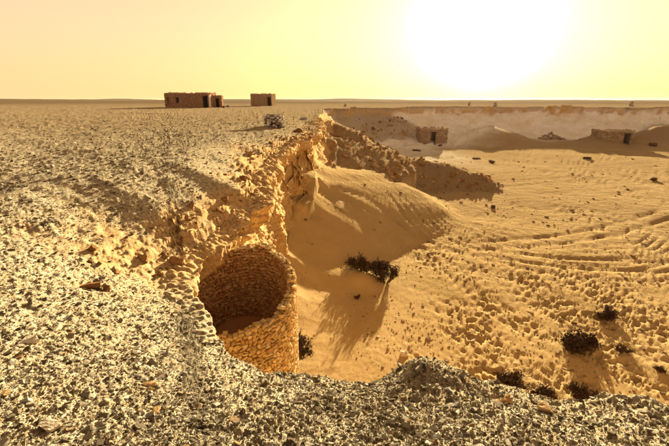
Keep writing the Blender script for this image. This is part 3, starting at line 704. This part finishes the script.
# ------------------------------------------------------------------ stone huts
def hut(pos, rz, w_, d_, h_, label, mat, group=None, doors=(), windows=(), cut=None, pilaster=None, seed=1, stone=(.30, .20), roof=True, name='stone_hut'):
    """openings: (side, centre along the side, width, bottom, top); side 0 front (-y), 1 right (+x), 2 back, 3 left; cut: skewed corner plan"""
    rs = random.Random(seed)
    root = empty(name, pos, rz); tag(root, label, 'hut', group)
    T = .35
    corners = cut or [(-w_/2, -d_/2), (w_/2, -d_/2), (w_/2, d_/2), (-w_/2, d_/2)]
    nside = len(corners)
    variants = [rock_arrays(700+i, 1, sq=1.0, rough=.14) for i in range(8)]
    items = []
    for sd in range(nside):
        A = Vector(corners[sd]); B = Vector(corners[(sd+1) % nside]); L = (B-A).length; e = (B-A)/L; n = Vector((e.y, -e.x))
        ops = [q[1:] for q in list(doors)+list(windows) if q[0] == sd]
        ops = sorted([(L/2+c-wd/2, L/2+c+wd/2, b0, t0) for c, wd, b0, t0 in ops])
        cells = []; xa = 0
        for (x0, x1, b0, t0) in ops:
            cells.append((xa, x0, 0, h_)); 
            if b0 > .05: cells.append((x0, x1, 0, b0))
            cells.append((x0, x1, t0, h_)); xa = x1
        cells.append((xa, L, 0, h_))
        co, fc = [], []
        for (x0, x1, b0, t0) in cells:
            base = len(co)
            for zz in (b0-(.5 if b0 == 0 else 0), t0-(.10 if t0 == h_ else 0)):
                for s_, inn in ((x0, .06), (x1, .06), (x1, T), (x0, T)):
                    # mitre: inner edge shortened at the ends of the side
                    if inn == T: s_ = min(max(s_, T-.02), L-T+.02) if s_ in (0, L) else s_
                    elif s_ in (0, L): s_ = .06 if s_ == 0 else L-.06
                    p = A+e*s_-n*inn; co.append((p.x, p.y, zz))
            for q in ((0, 1, 5, 4), (1, 2, 6, 5), (2, 3, 7, 6), (3, 0, 4, 7), (4, 5, 6, 7), (3, 2, 1, 0)): fc.append([base+i for i in q])
        link('wall', meshnp('wall', co, fc), root, M_MUDH)
        z = 0
        while z < h_:
            hh_ = rs.uniform(.7, 1.25)*stone[1]; s = -rs.uniform(0, .2)
            while s < L:
                l = rs.uniform(.6, 1.3)*stone[0]; m = s+l/2; top = h_+.14*math.sin(m*1.1+sd*2+seed)+.08*math.sin(m*3.7+seed)+rs.uniform(-.12, .14)
                hit = any(x0-.02 < m+l*.4 and m-l*.4 < x1+.02 and b0 < z+hh_*.7 and z+hh_*.3 < t0 for x0, x1, b0, t0 in ops)
                if not hit and z+hh_*.5 < top and -.05 < m < L+.05:
                    p = A+e*m-n*(.05+rs.uniform(-.03, .03))
                    thick = .2
                    Mx = Matrix.Translation((p.x, p.y, z+hh_/2))@Euler((0, 0, math.atan2(e.y, e.x)+rs.uniform(-.12, .12))).to_matrix().to_4x4()@Euler((0, rs.uniform(-.12, .12), 0)).to_matrix().to_4x4()@Matrix.Diagonal((l/2*.96, thick/2, hh_/2*.94, 1))
                    items.append((Mx, rs.randrange(8)))
                s += l
            z += hh_
        for (x0, x1, b0, t0) in ops:                        # timber lintels
            co = []; 
            for zz in (t0-.005, t0+.14):
                for s_, inn in ((x0-.2, -.03), (x1+.2, -.03), (x1+.2, T+.01), (x0-.2, T+.01)):
                    p = A+e*s_-n*inn; co.append((p.x, p.y, zz))
            link('lintel', meshnp('lintel', co, [(0, 1, 5, 4), (1, 2, 6, 5), (2, 3, 7, 6), (3, 0, 4, 7), (4, 5, 6, 7), (3, 2, 1, 0)]), root, M_WOOD)
    v, f = join_stones(items, variants)
    tag(link('wall_stones', meshnp('wall_stones', v, f), root, mat), kind='stuff')
    if roof:
        vs = [Vector(c) for c in corners]; cen = sum(vs, Vector((0, 0)))/nside
        vs = [cen+(c-cen)*(1-.42/(c-cen).length) for c in vs]
        co = [(c.x, c.y, z_) for z_ in (h_-.30, h_-.14) for c in vs]
        me = bpy.data.meshes.new('roof')
        me.from_pydata(co, [], [list(range(nside, 2*nside)), list(range(nside))[::-1]]+[[i, (i+1) % nside, nside+(i+1) % nside, nside+i] for i in range(nside)])
        link('roof', me, root, M_MUDH)
    if pilaster:
        x0, y0 = pilaster
        co = [(x0+sx*.16, y0+sy*.16, z_) for z_ in (-.2, h_*.86) for sx, sy in ((-1, -1), (1, -1), (1, 1), (-1, 1))]
        link('door_jamb', meshnp('door_jamb', co, [(0, 1, 5, 4), (1, 2, 6, 5), (2, 3, 7, 6), (3, 0, 4, 7), (4, 5, 6, 7), (3, 2, 1, 0)]), root, M_PLASTER)
    return root
def onp(u, d):                                              # plateau point in column u at distance d
    x = (u-334.5)/F*(d*math.cos(PITCH)+CAMH*math.sin(PITCH)); return x
d1 = 92.0
x1 = onp(187, d1)
hut((x1, d1+2.5, ground(x1, d1)-.05), math.radians(4), 10.6, 6, 3.15, 'long reddish stone hut with angled left end and a doorway at its right', M_HUT, 'stone huts on the plateau',
    doors=[(1, 3.0, 1.0, 0, 2.35)], windows=[(1, -2.9, .55, 1.0, 2.0), (0, -.1, .6, .7, 2.0)],
    cut=[(-5.4, -.6), (-3.2, -2.9), (5.0, -2.5), (5.2, 3), (-5.0, 3)], pilaster=(4.95, -2.75), seed=11)
x2 = onp(214.5, d1+2)
hut((x2, d1+4, ground(x2, d1+4)-.05), math.radians(10), 2.7, 3.2, 2.7, 'narrow reddish stone hut close beside the right end of the long hut', M_HUT, 'stone huts on the plateau',
    doors=[(0, .35, .75, 0, 2.0)], seed=12)
x3 = onp(262.5, 118)
hut((x3, 120, ground(x3, 118)-.05), math.radians(-6), 6.0, 4.5, 3.3, 'lone squat ochre stone hut standing apart on the plateau', M_HUTP, 'stone huts on the plateau',
    doors=[(0, 2.25, .9, 0, 2.3)], seed=13)
p = at(433.5, 144, 7.7)
hut((p.x, p.y+2, -6.15), math.radians(3), 4.9, 3.6, 2.75, 'small brown stone hut with a dark central doorway at the foot of the far cliff', M_VALLEY, 'stone huts in the valley',
    doors=[(0, -.15, .95, 0, 2.05)], seed=14, stone=(.36, .26))
p = at(618, 145, 7.75)
hut((p.x, p.y+2.2, -6.25), math.radians(-14), 5.6, 3.6, 2.6, 'half buried stone hut with sloping left side between two mounds of earth', M_VALLEY, 'stone huts in the valley',
    doors=[(0, 1.9, 1.0, 0, 2.1)], seed=15, stone=(.36, .24))

# ------------------------------------------------------------------ dry-stone stacks and cairns
def cairn(pos, w_, d_, h_, size, label, group, cat='cairn', name='cairn', taper=.15, mat=None, seed=1, n=2):
    rs = random.Random(seed); root = empty(name, pos, rs.uniform(-.15, .15)); tag(root, label, cat, group)
    variants = [rock_arrays(800+i, n, sq=.82, rough=.15) for i in range(8)]
    items = []; z = size*.2
    while z < h_:
        kx = 1-taper*z/h_
        wx_, dx_ = w_*kx, d_*kx
        for i in range(max(1, round(wx_/size))):
            for j in range(max(1, round(dx_/size))):
                nx = max(1, round(wx_/size)); ny = max(1, round(dx_/size))
                if z < h_-size*1.5 and 0 < i < nx-1 and 0 < j < ny-1: continue
                if rs.random() < .18: continue
                s = size*rs.uniform(.38, .62)
                Mx = Matrix.Translation(((i+.5-nx/2)*size+rs.uniform(-.2, .2)*size, (j+.5-ny/2)*size+rs.uniform(-.2, .2)*size, z+rs.uniform(-.15, .15)*size))@Euler((rs.uniform(-.5, .5), rs.uniform(-.5, .5), rs.uniform(0, 6))).to_matrix().to_4x4()@Matrix.Diagonal((s*1.2, s, s*.8, 1))
                items.append((Mx, rs.randrange(8)))
        z += size*.72
    v, f = join_stones(items, variants)
    tag(link('piled_stones', meshnp('piled_stones', v, f), root, mat or M_CAIRN), kind='stuff')
    v, f = rock_arrays(seed+900, 3, sq=.95, rough=.05)
    if taper < .4: link('core', meshnp('core', v*np.array([w_*.43, d_*.43, h_*.46])+np.array([0, 0, h_*.40]), f), root, M_DARKROCK)
    return root
p = seen(274.5, 127)
cairn((p.x, p.y, p.z-.02), 1.15, .8, .72, .155, 'squat drystone stack of black and white speckled stones near the cliff edge', None, 'stone stack', 'stone_stack', .04, seed=21)
p = seen(304, 119.5)
cairn((p.x, p.y, p.z-.02), .8, .6, .30, .13, 'low spread of speckled stones just beyond the speckled stone stack', None, 'stone pile', 'stone_pile', .5, seed=22)
for u, d, s, lab in ((345, 108, .9, 'leftmost tiny cairn on the rim of the far cliff'), (469, 118, 1.0, 'tiny cairn on the far plateau under the left side of the sun glow'),
                     (495, 112, 1.1, 'tiny cairn on the far plateau under the right side of the sun glow'), (631, 108, 1.2, 'tiny cairn on the far plateau above the half buried hut')):
    x = onp(u, d); cairn((x, d, ground(x, d)-.05), s*.9, s*.8, s, .3, lab, 'small cairns along the far plateau', taper=.5, mat=M_VALLEY, seed=u, n=1)

# ------------------------------------------------------------------ separate rocks
def rock(u, v, size, label, mat, cat='rock', seed=1, sink=.25, group=None, shape=(1, .8, .6)):
    p = seen(u, v); vv, f = rock_arrays(seed, 4, sq=.7, rough=.10)
    o = link('rock', meshnp('rock', vv*np.array(shape)*size/2, f), None, mat)
    o.location = (p.x, p.y, p.z+size*shape[2]*(.5-sink)); o.rotation_euler = (0, 0, seed*1.3); tag(o, label, cat, group)
rock(545, 412, .11, 'rounded orange rock lying on the gravel near the bottom right', M_ORANGE, seed=31, shape=(1.2, .8, .6))
rock(506, 404, .085, 'broken orange rock on the gravel lip left of the rounded orange rock', M_ORANGE, seed=32, shape=(1.2, .7, .8))
rock(497, 403, .06, 'small orange chip just left of the broken orange rock', M_ORANGE, seed=33)
rock(150, 386, .085, 'rust brown flat stone lying in the gravel at lower left', M_ORANGE, seed=34, shape=(1.4, .7, .5))
rock(156, 413, .06, 'small rust brown pebble in the gravel below the rust brown flat stone', M_ORANGE, seed=35, shape=(1.4, .7, .5))
rock(51, 430, .10, 'pale flat stone in the gravel at the bottom left corner', M_PALE, seed=36, shape=(1.3, .8, .5))
rock(28, 344, .12, 'pale sunlit stone in the gravel at the left', M_PALE, seed=37, shape=(1.3, .8, .6))
rock(340, 206, .45, 'larger white stone on the dune slope below the nose of the cliff', M_PALE, seed=38, shape=(.9, .8, .8))
rock(330, 205, .24, 'smaller white stone left of the larger white stone on the dune', M_PALE, seed=39)
rock(337, 211, .26, 'white stone lying just below the larger white stone on the dune', M_PALE, seed=40)
rock(404, 355, .26, 'lone pale stone on the orange sand of the hollow', M_PALE, seed=41)
rock(493, 208, 0.43, 'dark rock on the valley floor left of the wheel track swirl', M_DARKROCK, seed=42)
rock(587, 159, 0.81, 'dark rock in the middle of the far valley floor', M_DARKROCK, seed=43, shape=(1.3, .8, .5))
rock(653, 180, 0.68, 'dark rock on the bright valley floor at the right', M_DARKROCK, seed=44, shape=(1.3, .8, .5))
rock(653, 146, 1.05, 'brown boulder at the foot of the right hand mound', M_DARKROCK, seed=45, shape=(1.2, .8, .7))
rock(477, 159, 0.74, 'dark slab left of centre in a row of dark slabs on the valley floor', M_DARKROCK, seed=46, shape=(1.6, .8, .35))
rock(492, 162, 0.99, 'long dark slab right of the other dark slab on the valley floor', M_DARKROCK, seed=47, shape=(1.8, .7, .3))
rock(417, 150, 0.99, 'flat dark slab on the ground in front of the small brown hut', M_DARKROCK, seed=48, shape=(1.6, .8, .3))
rock(440, 147, 0.62, 'dark stone beside the right corner of the small brown hut', M_DARKROCK, seed=49, shape=(1.3, .8, .5))
# rubble heap on the far slope
p = at(548, 138, 7.5)
cairn((p.x, p.y-1, ground(p.x, p.y-1)-.25), 6, 2.6, 1.7, .42, 'heap of brown rubble against the pale far cliff', None, 'rubble heap', 'rubble_heap', 1.0, M_VALLEY, 51, 1)

# ------------------------------------------------------------------ desert shrubs
def shrub(u, v, wd, ht, label, seed, leaves=900, dens=2.2, tuft=False, loc=None):
    rs = np.random.RandomState(seed); p = loc or seen(u, v, 6.0 if u > 280 else 1.2)
    root = empty('desert_shrub', (p.x, p.y, p.z-.02), 0); tag(root, label, 'shrub', 'scrub bushes on the sand')
    co, fc = [], []; tips = []
    def seg(a, b, r0, r1):
        d = (b-a); d = d/np.linalg.norm(d); s_ = np.cross(d, [0.3, .2, 1.0]); s_ /= np.linalg.norm(s_)+1e-9; t_ = np.cross(d, s_)
        o = len(co)
        for q, r in ((a, r0), (b, r1)):
            for k_ in range(3):
                an = 2.094*k_; co.append(q+(s_*math.cos(an)+t_*math.sin(an))*r)
        for k_ in range(3): fc.append((o+k_, o+(k_+1) % 3, o+3+(k_+1) % 3, o+3+k_))
    lobes = [(rs.uniform(-.33, .33)*wd, rs.uniform(-.25, .25)*wd, rs.uniform(.5, 1.0)*ht) for _ in range(9)]
    for i in range(60):
        lx, ly, lh = lobes[i % 9]
        a = np.array([lx*.35+rs.normal()*.03*wd, ly*.35+rs.normal()*.03*wd, 0])
        m_ = np.array([lx+rs.normal()*.09*wd, ly+rs.normal()*.09*wd, lh*rs.uniform(.35, .6)])
        e_ = m_+np.array([rs.normal()*.09*wd+lx*.25, rs.normal()*.09*wd, lh*rs.uniform(.2, .5)])
        seg(a, m_, .010, .007); seg(m_, e_, .007, .003)
        for _ in range(4):
            q = m_+(e_-m_)*rs.uniform(); w2 = q+rs.normal(size=3)*.07*wd+np.array([0, 0, .05*ht]); seg(q, w2, .005, .002); tips.append((q, w2))
        tips.append((m_, e_))
    link('twigs', meshnp('twigs', co, fc), root, M_TWIG)
    lc, lf = [], []
    for i in range(int(leaves*dens)):
        a, b_ = tips[rs.randint(len(tips))]; c_ = a+(b_-a)*rs.uniform(.1, 1.1)+rs.normal(size=3)*.035*wd
        c_[2] = max(c_[2], .01)
        s_ = rs.uniform(.5, 1.2)*.036*wd**.6; d1_ = rs.normal(size=3); d1_ /= np.linalg.norm(d1_); d2 = np.cross(d1_, rs.normal(size=3)); d2 /= np.linalg.norm(d2)
        o = len(lc); lc += [c_-d1_*s_, c_+d2*s_*.5, c_+d1_*s_, c_-d2*s_*.5]; lf.append((o, o+1, o+2, o+3))
    tag(link('foliage', meshnp('foliage', lc, lf), root, M_TUFT if tuft else M_LEAF), kind='stuff')
    return root
shrub(374, 275, 1.35, .95, 'large dark bush on the dune slope beside a pale sandy hump', 61, 1500)
shrub(386, 282, 1.1, .80, 'dark bush leaning against the right side of the large bush on the dune', 68, 1100)
shrub(356, 268, 1.0, .65, 'dark bush with bare sand gaps left of the large bush on the dune', 62, 900)
shrub(357, 299, .30, .22, 'tiny dark sprig in the hollow below the large bush', 63, 250)
shrub(302, 358, 1.1, 1.0, 'dark bush half hidden behind the round stone tower', 64, 1800)
shrub(513, 389, .95, .62, 'dark twiggy bush just beyond the gravel lip, left of a smaller bush', 65, 1300)
shrub(541, 395, .80, .30, 'smaller low bush right of the twiggy bush beyond the gravel lip', 66, 900)
shrub(585, 399, .80, .46, 'dark bush beyond the gravel lip nearest the right corner', 67, 1200)
shrub(583, 346, 1.55, .50, 'flat black bush casting a long shadow on the sand at right', 69, 1700)
shrub(602, 317, .95, .32, 'small dark bush farthest back on the sand at right', 70, 900)
shrub(623, 352, .55, .18, 'little flat sprig on the sand between the black bush and the right edge', 71, 300)
shrub(660, 371, .42, .15, 'little low sprig on the sand at the right edge', 72, 300)
shrub(228, 107, .9, .45, 'low straw coloured tuft between the huts on the plateau', 73, 500, True)
shrub(224, 108, .8, .5, 'low straw coloured tuft just right of the narrow reddish hut', 74, 500, True)


# ------------------------------------------------------------------ dusty air
co = [(x, y, z) for z in (-22, 9) for x, y in ((-4500, -4500), (4500, -4500), (4500, 4500), (-4500, 4500))]
hz = link('haze', meshnp('haze', co, [(0, 3, 2, 1), (4, 5, 6, 7), (0, 1, 5, 4), (1, 2, 6, 5), (2, 3, 7, 6), (3, 0, 4, 7)]))
m = bpy.data.materials.new('dusty_air'); m.use_nodes = True; t = m.node_tree; t.nodes.clear()
o_ = N(t, 'ShaderNodeOutputMaterial'); pv = N(t, 'ShaderNodeVolumePrincipled')
pv.inputs['Color'].default_value = (1.0, .95, .86, 1); pv.inputs['Density'].default_value = .00002; pv.inputs['Anisotropy'].default_value = .6
t.links.new(pv.outputs[0], o_.inputs['Volume']); hz.data.materials.append(m)
tag(hz, 'pale dusty air over the whole desert', 'haze', kind='stuff')
